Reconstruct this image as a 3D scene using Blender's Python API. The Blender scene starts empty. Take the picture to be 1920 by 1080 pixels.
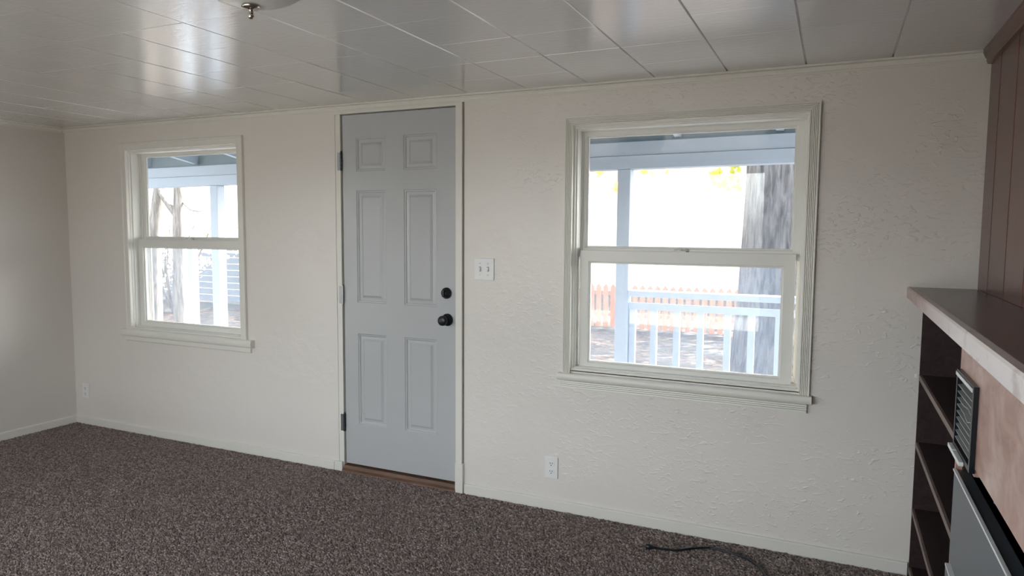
import bpy, bmesh, math, random
from mathutils import Vector, Matrix

random.seed(7)
S = bpy.context.scene
C = S.collection

# ------------------------------------------------------------------ camera
cam_d = bpy.data.cameras.new('camera')
cam_d.sensor_width = 36.0
cam_d.lens = 1313.2 / 1920 * 36.0
cam_d.clip_start = 0.02
cam = bpy.data.objects.new('camera', cam_d)
C.objects.link(cam)
YAW, PIT, ROL = -0.4303, -0.0831, 0.0068
fw = Vector((math.sin(YAW) * math.cos(PIT), math.cos(YAW) * math.cos(PIT), math.sin(PIT)))
r0 = Vector((math.cos(YAW), -math.sin(YAW), 0))
u0 = r0.cross(fw)
rt = r0 * math.cos(ROL) + u0 * math.sin(ROL)
up = -r0 * math.sin(ROL) + u0 * math.cos(ROL)
m = Matrix((rt, up, -fw)).transposed().to_4x4()
m.translation = Vector((5.03, -3.2752, 1.4355))
cam.matrix_world = m
S.camera = cam

# ------------------------------------------------------------------ light
SUN_EL, SUN_AZ = math.radians(50), math.radians(58)   # azimuth measured from +x towards +y
W = bpy.data.worlds.new('world')
S.world = W
W.use_nodes = True
nt = W.node_tree
nt.nodes.clear()
sky = nt.nodes.new('ShaderNodeTexSky')
sky.sky_type = 'NISHITA'
sky.sun_disc = False
sky.sun_elevation = SUN_EL
sky.sun_rotation = math.pi / 2 - SUN_AZ
sky.air_density = 1.0
sky.dust_density = 2.5
sky.ozone_density = 1.0
bg = nt.nodes.new('ShaderNodeBackground')
bg.inputs['Strength'].default_value = 0.62
wo = nt.nodes.new('ShaderNodeOutputWorld')
mx_ = nt.nodes.new('ShaderNodeMix')
mx_.data_type = 'RGBA'
mx_.inputs[0].default_value = 0.85          # thin autumn haze: less saturated sky
bw_ = nt.nodes.new('ShaderNodeRGBToBW')
nt.links.new(sky.outputs[0], bw_.inputs[0])
nt.links.new(sky.outputs[0], mx_.inputs[6])
nt.links.new(bw_.outputs[0], mx_.inputs[7])
nt.links.new(mx_.outputs[2], bg.inputs[0])
nt.links.new(bg.outputs[0], wo.inputs[0])

sun_d = bpy.data.lights.new('sun', 'SUN')
sun_d.energy = 13.0
sun_d.color = (1.0, 0.95, 0.88)
sun_d.angle = 0.01
sun = bpy.data.objects.new('sun', sun_d)
C.objects.link(sun)
sd = Vector((math.cos(SUN_AZ) * math.cos(SUN_EL), math.sin(SUN_AZ) * math.cos(SUN_EL), math.sin(SUN_EL)))
sun.rotation_euler = sd.to_track_quat('Z', 'Y').to_euler()
sun.location = (6, 6, 9)

S.view_settings.view_transform = 'Standard'
S.view_settings.look = 'None'
S.view_settings.gamma = 1.0
S.view_settings.use_curve_mapping = False
S.view_settings.exposure = 2.05
S.cycles.max_bounces = 10
S.cycles.diffuse_bounces = 6
S.cycles.glossy_bounces = 4
S.cycles.transparent_max_bounces = 16
S.cycles.sample_clamp_indirect = 6.0
S.cycles.caustics_reflective = False
S.cycles.caustics_refractive = False
S.cycles.use_denoising = True

# ------------------------------------------------------------------ measures
RX, RY0, H = 5.55, -3.80, 2.135          # room: x 0..RX, y RY0..0, ceiling H
WT = 0.15                               # wall thickness
W1 = (0.645, 1.653, 0.735, 1.950)       # window openings x0,x1,z0,z1
W2 = (3.853, 4.915, 0.735, 1.942)
REAR = [(1.50, 2.90), (3.02, 4.42)]  # first window added, second enlarged, to bring more daylight in
RZ0, RZ1 = 0.40, 2.05
PY0, PY1, PZ0, PZ1 = -3.70, -2.60, 0.06, 2.03   # glass door added in the left wall to bring daylight in
GROUND = -0.45


def portal(name, x, y, z, w, h, rx):
    d = bpy.data.lights.new(name, 'AREA')
    d.shape = 'RECTANGLE'
    d.size, d.size_y = w, h
    d.cycles.is_portal = True
    o = bpy.data.objects.new(name, d)
    o.location = (x, y, z)
    o.rotation_euler = (rx, 0, 0)
    C.objects.link(o)


portal('window_portal', (W1[0] + W1[1]) / 2, 0.2, (W1[2] + W1[3]) / 2, 1.0, 1.2, -math.pi / 2)
portal('window_portal', (W2[0] + W2[1]) / 2, 0.2, (W2[2] + W2[3]) / 2, 1.06, 1.2, -math.pi / 2)
for a, b in REAR:
    portal('window_portal', (a + b) / 2, RY0 - 0.2, (RZ0 + RZ1) / 2, b - a, RZ1 - RZ0, math.pi / 2)


d_ = bpy.data.lights.new('added_door_portal', 'AREA')
d_.shape = 'RECTANGLE'
d_.size, d_.size_y = PZ1 - PZ0, PY1 - PY0
d_.cycles.is_portal = True
o_ = bpy.data.objects.new('added_door_portal', d_)
o_.location = (-0.2, (PY0 + PY1) / 2, (PZ0 + PZ1) / 2)
o_.rotation_euler = (0, -math.pi / 2, 0)
C.objects.link(o_)


# ------------------------------------------------------------------ materials
class NT:
    def __init__(s, name):
        s.m = bpy.data.materials.new(name)
        s.m.use_nodes = True
        s.t = s.m.node_tree
        s.t.nodes.clear()
        s.out = s.n('ShaderNodeOutputMaterial')

    def n(s, typ, **kw):
        nd = s.t.nodes.new(typ)
        for k, v in kw.items():
            if k.startswith('i_'):
                nd.inputs[k[2:].replace('_', ' ')].default_value = v
            else:
                setattr(nd, k, v)
        return nd

    def l(s, a, b):
        s.t.links.new(a, b)

    def coord(s, scale=(1, 1, 1), kind='Object', rot=(0, 0, 0)):
        if kind == 'World':
            c = s.n('ShaderNodeNewGeometry').outputs['Position']
        else:
            c = s.n('ShaderNodeTexCoord').outputs[kind]
        mp = s.n('ShaderNodeMapping')
        mp.inputs['Scale'].default_value = scale
        mp.inputs['Rotation'].default_value = rot
        s.l(c, mp.inputs['Vector'])
        return mp.outputs[0]

    def noise(s, vec, scale, detail=4, rough=0.5, dist=0.0):
        nd = s.n('ShaderNodeTexNoise')
        nd.inputs['Scale'].default_value = scale
        nd.inputs['Detail'].default_value = detail
        nd.inputs['Roughness'].default_value = rough
        nd.inputs['Distortion'].default_value = dist
        s.l(vec, nd.inputs['Vector'])
        return nd.outputs[0]

    def ramp(s, fac, stops, interp='LINEAR'):
        nd = s.n('ShaderNodeValToRGB')
        nd.color_ramp.interpolation = interp
        el = nd.color_ramp.elements
        while len(el) < len(stops):
            el.new(0.5)
        for e, (p, c) in zip(el, stops):
            e.position = p
            e.color = (c, c, c, 1) if isinstance(c, (int, float)) else (*c, 1)
        s.l(fac, nd.inputs[0])
        return nd.outputs[0]

    def math(s, op, a, b=None):
        nd = s.n('ShaderNodeMath', operation=op)
        for i, v in enumerate((a, b)):
            if v is None:
                continue
            if isinstance(v, (int, float)):
                nd.inputs[i].default_value = v
            else:
                s.l(v, nd.inputs[i])
        return nd.outputs[0]

    def bump(s, h, strength=0.3, dist=0.01, prev=None):
        nd = s.n('ShaderNodeBump')
        nd.inputs['Strength'].default_value = strength
        nd.inputs['Distance'].default_value = dist
        s.l(h, nd.inputs['Height'])
        if prev is not None:
            s.l(prev, nd.inputs['Normal'])
        return nd.outputs[0]

    def mixc(s, fac, a, b):
        nd = s.n('ShaderNodeMix', data_type='RGBA')
        for k, v in ((0, fac), (6, a), (7, b)):
            if isinstance(v, (int, float)):
                nd.inputs[k].default_value = v
            elif isinstance(v, tuple):
                nd.inputs[k].default_value = (*v, 1)
            else:
                s.l(v, nd.inputs[k])
        return nd.outputs[2]

    def bsdf(s, color, rough=0.5, metallic=0.0, normal=None, spec=0.5, coat=0.0, coat_rough=0.15):
        b = s.n('ShaderNodeBsdfPrincipled')
        if isinstance(color, tuple):
            b.inputs['Base Color'].default_value = (*color, 1)
        else:
            s.l(color, b.inputs['Base Color'])
        if isinstance(rough, (int, float)):
            b.inputs['Roughness'].default_value = rough
        else:
            s.l(rough, b.inputs['Roughness'])
        b.inputs['Metallic'].default_value = metallic
        b.inputs['Specular IOR Level'].default_value = spec
        b.inputs['Coat Weight'].default_value = coat
        b.inputs['Coat Roughness'].default_value = coat_rough
        if normal is not None:
            s.l(normal, b.inputs['Normal'])
            s.l(normal, b.inputs['Coat Normal'])
        return b.outputs[0]

    def done(s, sh):
        s.l(sh, s.out.inputs[0])
        return s.m


def simple(name, color, rough=0.5, metallic=0.0, vary=0.06, bump=0.0, bscale=60, spec=0.5):
    t = NT(name)
    v = t.coord(kind='World')
    nz = t.noise(v, 9, 4)
    lo = tuple(c * (1 - vary) for c in color)
    hi = tuple(min(1, c * (1 + vary)) for c in color)
    col = t.mixc(nz, lo, hi)
    nrm = t.bump(t.noise(v, bscale, 3), bump, 0.004) if bump else None
    return t.done(t.bsdf(col, rough, metallic, nrm, spec))


def mat_plaster(name, color, bumpy, rough=.30):
    t = NT(name)
    v = t.coord(kind='World')
    col = t.mixc(t.noise(v, 1.3, 3), tuple(c * .97 for c in color), tuple(min(1, c * 1.03) for c in color))
    wave = t.noise(v, 7, 3)
    fine = t.noise(v, 90, 3)
    # sparse trowel lumps and drips, gathered in patches
    vs = t.coord((1, 1, 1.9), kind='World', rot=(0, 0.5, 0))
    lump = t.ramp(t.noise(vs, 30, 2, .5, .8), [(.54, 0.0), (.66, .35), (.80, 1.0)], 'EASE')
    patch = t.ramp(t.noise(v, 2.6, 2), [(.38, 0.0), (.58, 1.0)])
    sp = t.n('ShaderNodeSeparateXYZ')
    t.l(v, sp.inputs[0])
    side = t.n('ShaderNodeMapRange')            # the plaster is rougher around the wide window
    side.inputs['From Min'].default_value = 3.2
    side.inputs['From Max'].default_value = 4.4
    side.inputs['To Min'].default_value = 0.08
    t.l(sp.outputs[0], side.inputs['Value'])
    lumps = t.math('MULTIPLY', t.math('MULTIPLY', lump, patch), side.outputs[0])
    n1 = t.bump(wave, 0.25 * bumpy, 0.02)
    n2 = t.bump(fine, 0.10, 0.002, n1)
    n3 = t.bump(lumps, 0.55 * bumpy, 0.008, n2)
    return t.done(t.bsdf(col, rough, 0, n3, 0.5))


def mat_tile():
    t = NT('ceiling_paint')
    v = t.coord(kind='World')
    col = t.mixc(t.noise(v, 2.0, 3), (.575, .56, .55), (.625, .61, .60))
    vb = t.coord((.55, 1.5, 1), kind='World', rot=(0, 0, .35))
    n2 = t.bump(t.noise(vb, 38, 3, .6), 0.13, 0.005)
    return t.done(t.bsdf(col, .18, 0, n2, 1.0, 0.7, .17))


def mat_carpet():
    t = NT('carpet_loop')
    v = t.coord(kind='World')
    big = t.noise(v, 1.2, 3)
    vo = t.n('ShaderNodeTexVoronoi')
    vo.inputs['Scale'].default_value = 135
    t.l(v, vo.inputs['Vector'])
    sep = t.n('ShaderNodeSeparateColor')
    t.l(vo.outputs['Color'], sep.inputs[0])
    col = t.ramp(sep.outputs[0], [(0.0, (.095, .072, .064)), (.35, (.20, .160, .145)), (.7, (.31, .255, .232)), (1.0, (.50, .43, .39))])
    col = t.mixc(t.ramp(big, [(.35, 0.0), (.65, .25)]), col, (.26, .20, .18))
    h = t.ramp(vo.outputs['Distance'], [(0.0, 1.0), (.75, 0.0)])
    n = t.bump(h, 0.9, 0.012)
    return t.done(t.bsdf(col, 0.95, 0, n, 0.1))


def mat_yarn():
    t = NT('carpet_yarn')
    oi = t.n('ShaderNodeObjectInfo')
    v = t.coord(kind='World')
    col = t.ramp(oi.outputs['Random'], [(0.0, (.10, .075, .068)), (.3, (.185, .148, .134)), (.7, (.275, .225, .205)), (1.0, (.42, .355, .325))])
    big = t.ramp(t.noise(v, 1.4, 3), [(.35, 0.0), (.65, .25)])
    col = t.mixc(big, col, (.25, .19, .175))
    return t.done(t.bsdf(col, 0.9, 0, None, 0.15))


def mat_wood(name, dark, light, scale=(1, 1, 1), rough=0.4, spec=0.5, grain=14, wear=None, wear_at=(.55, .75), wear_sheen_y=None):
    t = NT(name)
    v = t.coord(scale, kind='World')
    g = t.noise(v, grain, 6, .6, 1.2)
    col = t.mixc(t.ramp(g, [(.3, 0.0), (.7, 1.0)]), dark, light)
    if wear:
        w = t.ramp(t.noise(t.coord(kind='World'), 6, 5, .65, .4), [(wear_at[0], 0.0), (wear_at[1], .8)])
        if wear_sheen_y:                              # paler towards the viewer: wear plus painted sheen
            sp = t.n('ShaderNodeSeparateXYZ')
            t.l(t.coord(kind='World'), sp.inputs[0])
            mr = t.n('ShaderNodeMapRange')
            mr.inputs['From Min'].default_value, mr.inputs['From Max'].default_value = wear_sheen_y
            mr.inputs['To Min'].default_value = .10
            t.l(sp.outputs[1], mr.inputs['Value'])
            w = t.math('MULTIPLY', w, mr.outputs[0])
        col = t.mixc(w, col, wear)
    n = t.bump(g, 0.12, 0.004)
    return t.done(t.bsdf(col, rough, 0, n, spec))


def mat_glass(name, haze=0.0, glare_col=(.50, .70, 1.0)):
    t = NT(name)
    tr = t.n('ShaderNodeBsdfTransparent')
    tr.inputs[0].default_value = (.97, .985, .98, 1)
    gl = t.n('ShaderNodeBsdfGlossy')
    gl.inputs['Roughness'].default_value = 0.015
    lw = t.n('ShaderNodeLayerWeight')
    lw.inputs[0].default_value = 0.5
    fr = t.math('ADD', t.math('MULTIPLY', t.math('POWER', lw.outputs['Facing'], 5.0), .9), .045)
    mx = t.n('ShaderNodeMixShader')
    t.l(fr, mx.inputs[0])
    t.l(tr.outputs[0], mx.inputs[1])
    t.l(gl.outputs[0], mx.inputs[2])
    out = mx.outputs[0]
    if haze:
        v = t.coord(kind='World')
        smear = t.ramp(t.noise(v, 9, 5, .65, 1.5), [(.35, haze * .75), (.7, haze * 1.3)])
        tl = t.n('ShaderNodeBsdfTranslucent')
        tl.inputs[0].default_value = (*glare_col, 1)
        m2 = t.n('ShaderNodeMixShader')
        t.l(smear, m2.inputs[0])
        t.l(out, m2.inputs[1])
        t.l(tl.outputs[0], m2.inputs[2])
        out = m2.outputs[0]
    return t.done(out)


def mat_screen():
    t = NT('insect_screen_mesh')
    tr = t.n('ShaderNodeBsdfTransparent')
    d = t.n('ShaderNodeBsdfTranslucent')
    d.inputs[0].default_value = (.70, .80, .95, 1)
    d2 = t.n('ShaderNodeBsdfDiffuse')
    d2.inputs[0].default_value = (.5, .55, .6, 1)
    a = t.n('ShaderNodeAddShader')
    t.l(d.outputs[0], a.inputs[0])
    t.l(d2.outputs[0], a.inputs[1])
    mx = t.n('ShaderNodeMixShader')
    mx.inputs[0].default_value = 0.04
    t.l(tr.outputs[0], mx.inputs[1])
    t.l(a.outputs[0], mx.inputs[2])
    return t.done(mx.outputs[0])


def mat_bark(name, dark, light):
    t = NT(name)
    v = t.coord((1, 1, .16), kind='World')
    g = t.noise(v, 26, 5, .65, .6)
    col = t.mixc(t.ramp(g, [(.35, 0.0), (.65, 1.0)]), dark, light)
    n = t.bump(g, 0.9, 0.03)
    return t.done(t.bsdf(col, 0.95, 0, n, 0.1))


def mat_ground():
    t = NT('leaf_litter_ground')
    v = t.coord(kind='World')
    vo = t.n('ShaderNodeTexVoronoi')
    vo.inputs['Scale'].default_value = 13
    t.l(v, vo.inputs['Vector'])
    sep = t.n('ShaderNodeSeparateColor')
    t.l(vo.outputs['Color'], sep.inputs[0])
    leaf = t.ramp(sep.outputs[0], [(0, (.028, .030, .035)), (.4, (.060, .055, .055)), (.75, (.13, .085, .065)), (1.0, (.20, .17, .14))])
    grass = t.mixc(t.noise(v, 30, 4), (.045, .05, .05), (.10, .10, .095))
    col = t.mixc(t.ramp(t.noise(v, .8, 4), [(.4, 0.0), (.6, 1.0)]), leaf, grass)
    n = t.bump(vo.outputs['Distance'], 0.6, 0.03)
    return t.done(t.bsdf(col, 0.95, 0, n, 0.1))


def mat_leaf(name, a, b):
    t = NT(name)
    oi = t.n('ShaderNodeObjectInfo')
    v = t.coord(kind='World')
    col = t.mixc(t.noise(v, 6, 2), a, b)
    d = t.n('ShaderNodeBsdfDiffuse')
    tl = t.n('ShaderNodeBsdfTranslucent')
    t.l(col, d.inputs[0])
    t.l(col, tl.inputs[0])
    mx = t.n('ShaderNodeMixShader')
    mx.inputs[0].default_value = .55
    t.l(d.outputs[0], mx.inputs[1])
    t.l(tl.outputs[0], mx.inputs[2])
    return t.done(mx.outputs[0])


M = {}
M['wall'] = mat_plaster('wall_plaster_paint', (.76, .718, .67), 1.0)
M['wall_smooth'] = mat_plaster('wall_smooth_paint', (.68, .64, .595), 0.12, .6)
M['trim'] = simple('trim_paint', (.76, .74, .68), 0.35, 0, .03, .10, 40)
M['vinyl'] = simple('window_vinyl', (.78, .77, .72), 0.35, 0, .02)
M['door'] = simple('door_paint', (.47, .48, .485), 0.27, 0, .02, .03, 30)
M['tile'] = mat_tile()
t_ = NT('ceiling_edge_gloss_paint')
M['tile_edge'] = t_.done(t_.bsdf((.62, .605, .595), .14, 0, None, 1.0, 1.0, .11))
M['carpet'] = mat_carpet()
M['yarn'] = mat_yarn()
M['glass'] = mat_glass('window_glass', 0.02)
M['glass_hazy'] = mat_glass('dusty_glare_glass', 0.065)  # dust haze tinted blue to stand in for veiling glare
M['screen'] = mat_screen()
M['black'] = simple('black_hardware', (.012, .016, .022), 0.32, 0.2, .1)
M['steel'] = simple('worn_steel', (.32, .33, .33), 0.35, 0.9, .2, .05)
M['dark_steel'] = simple('dark_steel', (.06, .07, .08), 0.4, 0.8, .2)
M['nickel'] = simple('brushed_nickel', (.55, .50, .44), 0.16, 1.0, .05)
M['plate'] = simple('white_plastic', (.80, .80, .79), 0.3, 0, .01)
M['slot'] = simple('dark_slot', (.02, .02, .02), 0.6)
M['dome'] = simple('frosted_white_glass', (.74, .73, .70), 0.28, 0, .02)
M['threshold'] = mat_wood('threshold_wood', (.07, .035, .022), (.20, .11, .065), (.3, 3, 3), .55)
M['panel_wood'] = mat_wood('dark_panel_wood', (.050, .017, .012), (.17, .058, .038), (3, 3, .25), .26, .5, 10)
M['groove'] = simple('panel_groove', (.012, .007, .007), .6)
M['counter'] = mat_wood('counter_wood', (.07, .042, .042), (.14, .088, .085), (.6, 2.5, 2.5), .26, .5, 10)
M['counter_edge'] = mat_wood('counter_edge_wood', (.22, .12, .10), (.44, .29, .25), (2, .5, 2), .33, .5, 10, (.95, .92, .92), (.20, .46), (-.35, -1.35))  # pale colour is wear plus painted sheen, growing towards the viewer
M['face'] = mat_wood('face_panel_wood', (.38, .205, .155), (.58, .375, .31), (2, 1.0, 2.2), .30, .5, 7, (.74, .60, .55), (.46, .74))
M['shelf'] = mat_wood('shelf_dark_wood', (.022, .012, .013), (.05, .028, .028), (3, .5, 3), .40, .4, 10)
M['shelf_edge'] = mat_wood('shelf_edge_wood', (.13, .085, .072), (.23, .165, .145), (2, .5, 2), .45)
M['heater'] = simple('grey_heater_enamel', (.105, .125, .145), 0.33, 0.35, .08, .03, 20)
M['lip_and_highlight'] = simple('pale_lip_and_highlight', (.84, .87, .90), 0.28, 0.0, .03)  # white paint; on the heater top edge it stands in for a highlight
M['slat'] = simple('vent_slat_paint', (.42, .45, .46), .3, 0.2, .1)
M['cavity_black'] = simple('matte_cavity_black', (.012, .011, .011), .9)  # plain near-black backing for the vent and heater cavity
M['mortar'] = simple('crumbled_mortar', (.22, .20, .17), .95, 0, .3, .6, 80)
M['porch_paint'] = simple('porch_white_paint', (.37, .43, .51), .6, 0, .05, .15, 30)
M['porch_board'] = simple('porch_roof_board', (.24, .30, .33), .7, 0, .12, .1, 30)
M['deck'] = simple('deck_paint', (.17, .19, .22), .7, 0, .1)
M['picket'] = mat_wood('picket_redwood', (.33, .13, .07), (.52, .25, .15), (3, 3, .4), .8, .2)
M['bark'] = mat_bark('maple_bark', (.06, .058, .058), (.20, .19, .19))
M['bark2'] = mat_bark('grey_bark', (.12, .11, .10), (.28, .26, .24))
M['ground'] = mat_ground()
M['concrete'] = simple('grey_concrete', (.27, .262, .25), .85, 0, .08, .2, 40)
M['leaf_y'] = mat_leaf('yellow_leaf', (.82, .50, .06), (.88, .68, .14))
M['leaf_g'] = mat_leaf('green_leaf', (.28, .36, .06), (.62, .58, .12))
M['leaf_pale'] = mat_leaf('pale_leaf', (.80, .70, .42), (.88, .82, .62))
M['siding'] = simple('neighbour_siding', (.74, .70, .64), .8, 0, .05)
M['roof'] = simple('neighbour_roof', (.20, .17, .16), .9, 0, .1)
M['extwin'] = simple('neighbour_window_pane', (.45, .58, .66), .15, 0, .1)


# ------------------------------------------------------------------ helpers
def obj(name, bm, mat, parent=None, smooth=False):
    me = bpy.data.meshes.new(name)
    bmesh.ops.recalc_face_normals(bm, faces=bm.faces)
    bm.to_mesh(me)
    bm.free()
    me.materials.append(M[mat])
    if smooth:
        for p in me.polygons:
            p.use_smooth = True
    o = bpy.data.objects.new(name, me)
    C.objects.link(o)
    if parent is not None:
        o.parent = parent
        o.matrix_parent_inverse = parent.matrix_world.inverted()
    return o


def tag(o, label, cat, group=None, kind=None):
    o['label'] = label
    o['category'] = cat
    if group:
        o['group'] = group
    if kind:
        o['kind'] = kind
    return o


def thing(name, loc, label, cat, group=None, kind=None):
    o = bpy.data.objects.new(name, None)
    o.empty_display_size = 0.05
    o.location = loc
    o.matrix_world = Matrix.Translation(loc)
    C.objects.link(o)
    return tag(o, label, cat, group, kind)


def box(bm, x0, x1, y0, y1, z0, z1, bev=0.0):
    v = [bm.verts.new((x, y, z)) for x in (x0, x1) for y in (y0, y1) for z in (z0, z1)]
    fs = [bm.faces.new([v[i] for i in q]) for q in
          ((0, 1, 3, 2), (4, 6, 7, 5), (0, 4, 5, 1), (2, 3, 7, 6), (0, 2, 6, 4), (1, 5, 7, 3))]
    if bev:
        es = list({e for f in fs for e in f.edges})
        bmesh.ops.bevel(bm, geom=es, offset=bev, segments=2, affect='EDGES', profile=0.5)


def bx(name, mat, parent, x0, x1, y0, y1, z0, z1, bev=0.0):
    bm = bmesh.new()
    box(bm, x0, x1, y0, y1, z0, z1, bev)
    return obj(name, bm, mat, parent)


def quad(bm, *pts):
    return bm.faces.new([bm.verts.new(p) for p in pts])


def lathe(bm, prof, n=32, mtx=None, caps=True):
    rings = []
    for r, z in prof:
        ring = []
        for i in range(n):
            a = 2 * math.pi * i / n
            p = Vector((r * math.cos(a), r * math.sin(a), z))
            if mtx:
                p = mtx @ p
            ring.append(bm.verts.new(p))
        rings.append(ring)
    for a, b in zip(rings, rings[1:]):
        for i in range(n):
            bm.faces.new((a[i], a[(i + 1) % n], b[(i + 1) % n], b[i]))
    if caps:
        bm.faces.new(rings[0])
        bm.faces.new(rings[-1])


def tube(bm, pts, rad, n=10, cap=True):
    pts = [Vector(p) for p in pts]
    if not isinstance(rad, (list, tuple)):
        rad = [rad] * len(pts)
    rings = []
    ref = None
    for i, p in enumerate(pts):
        t = (pts[min(i + 1, len(pts) - 1)] - pts[max(i - 1, 0)]).normalized()
        if ref is None:
            ref = t.orthogonal().normalized()
        ref = (ref - t * ref.dot(t)).normalized()
        b = t.cross(ref)
        rings.append([bm.verts.new(p + (ref * math.cos(2 * math.pi * k / n) + b * math.sin(2 * math.pi * k / n)) * rad[i]) for k in range(n)])
    for a, b in zip(rings, rings[1:]):
        for k in range(n):
            bm.faces.new((a[k], a[(k + 1) % n], b[(k + 1) % n], b[k]))
    if cap:
        bm.faces.new(rings[0])
        bm.faces.new(rings[-1])


def smooth_path(ctrl, steps=8):
    P = [Vector(p) for p in ctrl]
    P = [P[0] * 2 - P[1]] + P + [P[-1] * 2 - P[-2]]
    out = []
    for i in range(1, len(P) - 2):
        p0, p1, p2, p3 = P[i - 1:i + 3]
        for s in range(steps):
            t = s / steps
            out.append(0.5 * ((2 * p1) + (p2 - p0) * t + (2 * p0 - 5 * p1 + 4 * p2 - p3) * t * t + (3 * p1 - p0 - 3 * p2 + p3) * t ** 3))
    out.append(P[-2])
    return out


def extrude_profile(bm, prof, a, b, place):
    """prof: closed list of 2-D points; place(p, t) -> 3-D at t=a / b"""
    A = [bm.verts.new(place(p, a)) for p in prof]
    B = [bm.verts.new(place(p, b)) for p in prof]
    n = len(prof)
    for i in range(n):
        bm.faces.new((A[i], A[(i + 1) % n], B[(i + 1) % n], B[i]))
    bm.faces.new(A)
    bm.faces.new(B)


def holed_wall(bm, xs, zs, holes, y0, y1):
    """wall in the xz plane between y0 and y1 with rectangular holes"""
    X = sorted(set(list(xs) + [v for h in holes for v in h[:2]]))
    Z = sorted(set(list(zs) + [v for h in holes for v in h[2:]]))
    for i in range(len(X) - 1):
        for j in range(len(Z) - 1):
            cx, cz = (X[i] + X[i + 1]) / 2, (Z[j] + Z[j + 1]) / 2
            if any(h[0] < cx < h[1] and h[2] < cz < h[3] for h in holes):
                continue
            for y in (y0, y1):
                quad(bm, (X[i], y, Z[j]), (X[i + 1], y, Z[j]), (X[i + 1], y, Z[j + 1]), (X[i], y, Z[j + 1]))
    for h in holes + [(xs[0], xs[-1], zs[0], zs[-1])]:
        a, b, c, d = h
        for p, q in (((a, c), (b, c)), ((b, c), (b, d)), ((b, d), (a, d)), ((a, d), (a, c))):
            quad(bm, (p[0], y0, p[1]), (q[0], y0, q[1]), (q[0], y1, q[1]), (p[0], y1, p[1]))
    bmesh.ops.remove_doubles(bm, verts=bm.verts, dist=1e-5)


# ------------------------------------------------------------------ room shell
DX0, DX1, DZ1 = 2.402, 3.246, 2.098     # door rough opening
bm = bmesh.new()
holed_wall(bm, (-WT, RX + WT), (GROUND, H + .06), [W1, W2, (DX0, DX1, 0, DZ1)], 0, WT)
tag(obj('wall_back', bm, 'wall'), 'off-white lumpy plaster wall holding the door and two windows', 'wall', kind='structure')

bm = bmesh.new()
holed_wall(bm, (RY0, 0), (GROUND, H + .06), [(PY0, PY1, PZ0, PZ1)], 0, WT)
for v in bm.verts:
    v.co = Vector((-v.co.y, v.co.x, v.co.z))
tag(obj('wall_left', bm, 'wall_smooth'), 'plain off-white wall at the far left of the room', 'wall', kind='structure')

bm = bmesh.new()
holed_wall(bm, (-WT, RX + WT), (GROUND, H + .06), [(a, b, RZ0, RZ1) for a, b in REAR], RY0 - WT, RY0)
tag(obj('wall_rear', bm, 'wall_smooth'), 'off-white wall behind the viewer with one added and one enlarged window', 'wall', kind='structure')

floor = bx('floor', 'carpet', None, 0, RX, RY0, 0, -.2, 0)
tag(floor, 'dark brown flecked loop carpet covering the whole floor', 'carpet', kind='structure')

# loop pile: jittered points, each carrying one little yarn loop
rc = random.Random(5)
STEP = .0088
pv = []
nx, ny = int((5.362 - .016) / STEP), int(3.0 / STEP)
for iy in range(ny):
    for ix in range(nx):
        pv.append((.018 + (ix + rc.uniform(.1, .9)) * STEP, -.018 - (iy + rc.uniform(.1, .9)) * STEP, rc.uniform(-.001, .0018)))
pm = bpy.data.meshes.new('carpet_pile')
pm.from_pydata(pv, [], [])
bm = bmesh.new()
bmesh.ops.create_icosphere(bm, subdivisions=1, radius=1.0, matrix=Matrix.Diagonal((.0080, .0045, .0045, 1)))
lm = bpy.data.meshes.new('yarn_loop')
bm.to_mesh(lm)
bm.free()
lm.materials.append(M['yarn'])
for p_ in lm.polygons:
    p_.use_smooth = True
pile = bpy.data.objects.new('carpet_pile', pm)
C.objects.link(pile)
pile.parent = floor
pile['kind'] = 'stuff'
loop = bpy.data.objects.new('yarn_loop', lm)
ng = bpy.data.node_groups.new('carpet_pile', 'GeometryNodeTree')
ng.interface.new_socket('Geometry', in_out='INPUT', socket_type='NodeSocketGeometry')
ng.interface.new_socket('Geometry', in_out='OUTPUT', socket_type='NodeSocketGeometry')
gi, go = ng.nodes.new('NodeGroupInput'), ng.nodes.new('NodeGroupOutput')
mp_, ip = ng.nodes.new('GeometryNodeMeshToPoints'), ng.nodes.new('GeometryNodeInstanceOnPoints')
oi = ng.nodes.new('GeometryNodeObjectInfo')
oi.inputs['Object'].default_value = loop
rv = ng.nodes.new('FunctionNodeRandomValue')
rv.data_type = 'FLOAT_VECTOR'
rv.inputs[0].default_value = (-.35, -.45, -1.1)
rv.inputs[1].default_value = (.35, .45, .5)
rs = ng.nodes.new('FunctionNodeRandomValue')
rs.data_type = 'FLOAT'
rs.inputs[2].default_value = .75
rs.inputs[3].default_value = 1.3
rs.inputs['Seed'].default_value = 3
ng.links.new(gi.outputs[0], mp_.inputs['Mesh'])
ng.links.new(mp_.outputs[0], ip.inputs['Points'])
ng.links.new(oi.outputs['Geometry'], ip.inputs['Instance'])
ng.links.new(rv.outputs[0], ip.inputs['Rotation'])
ng.links.new(rs.outputs[1], ip.inputs['Scale'])
ng.links.new(ip.outputs[0], go.inputs[0])
md = pile.modifiers.new('pile', 'NODES')
md.node_group = ng

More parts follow.
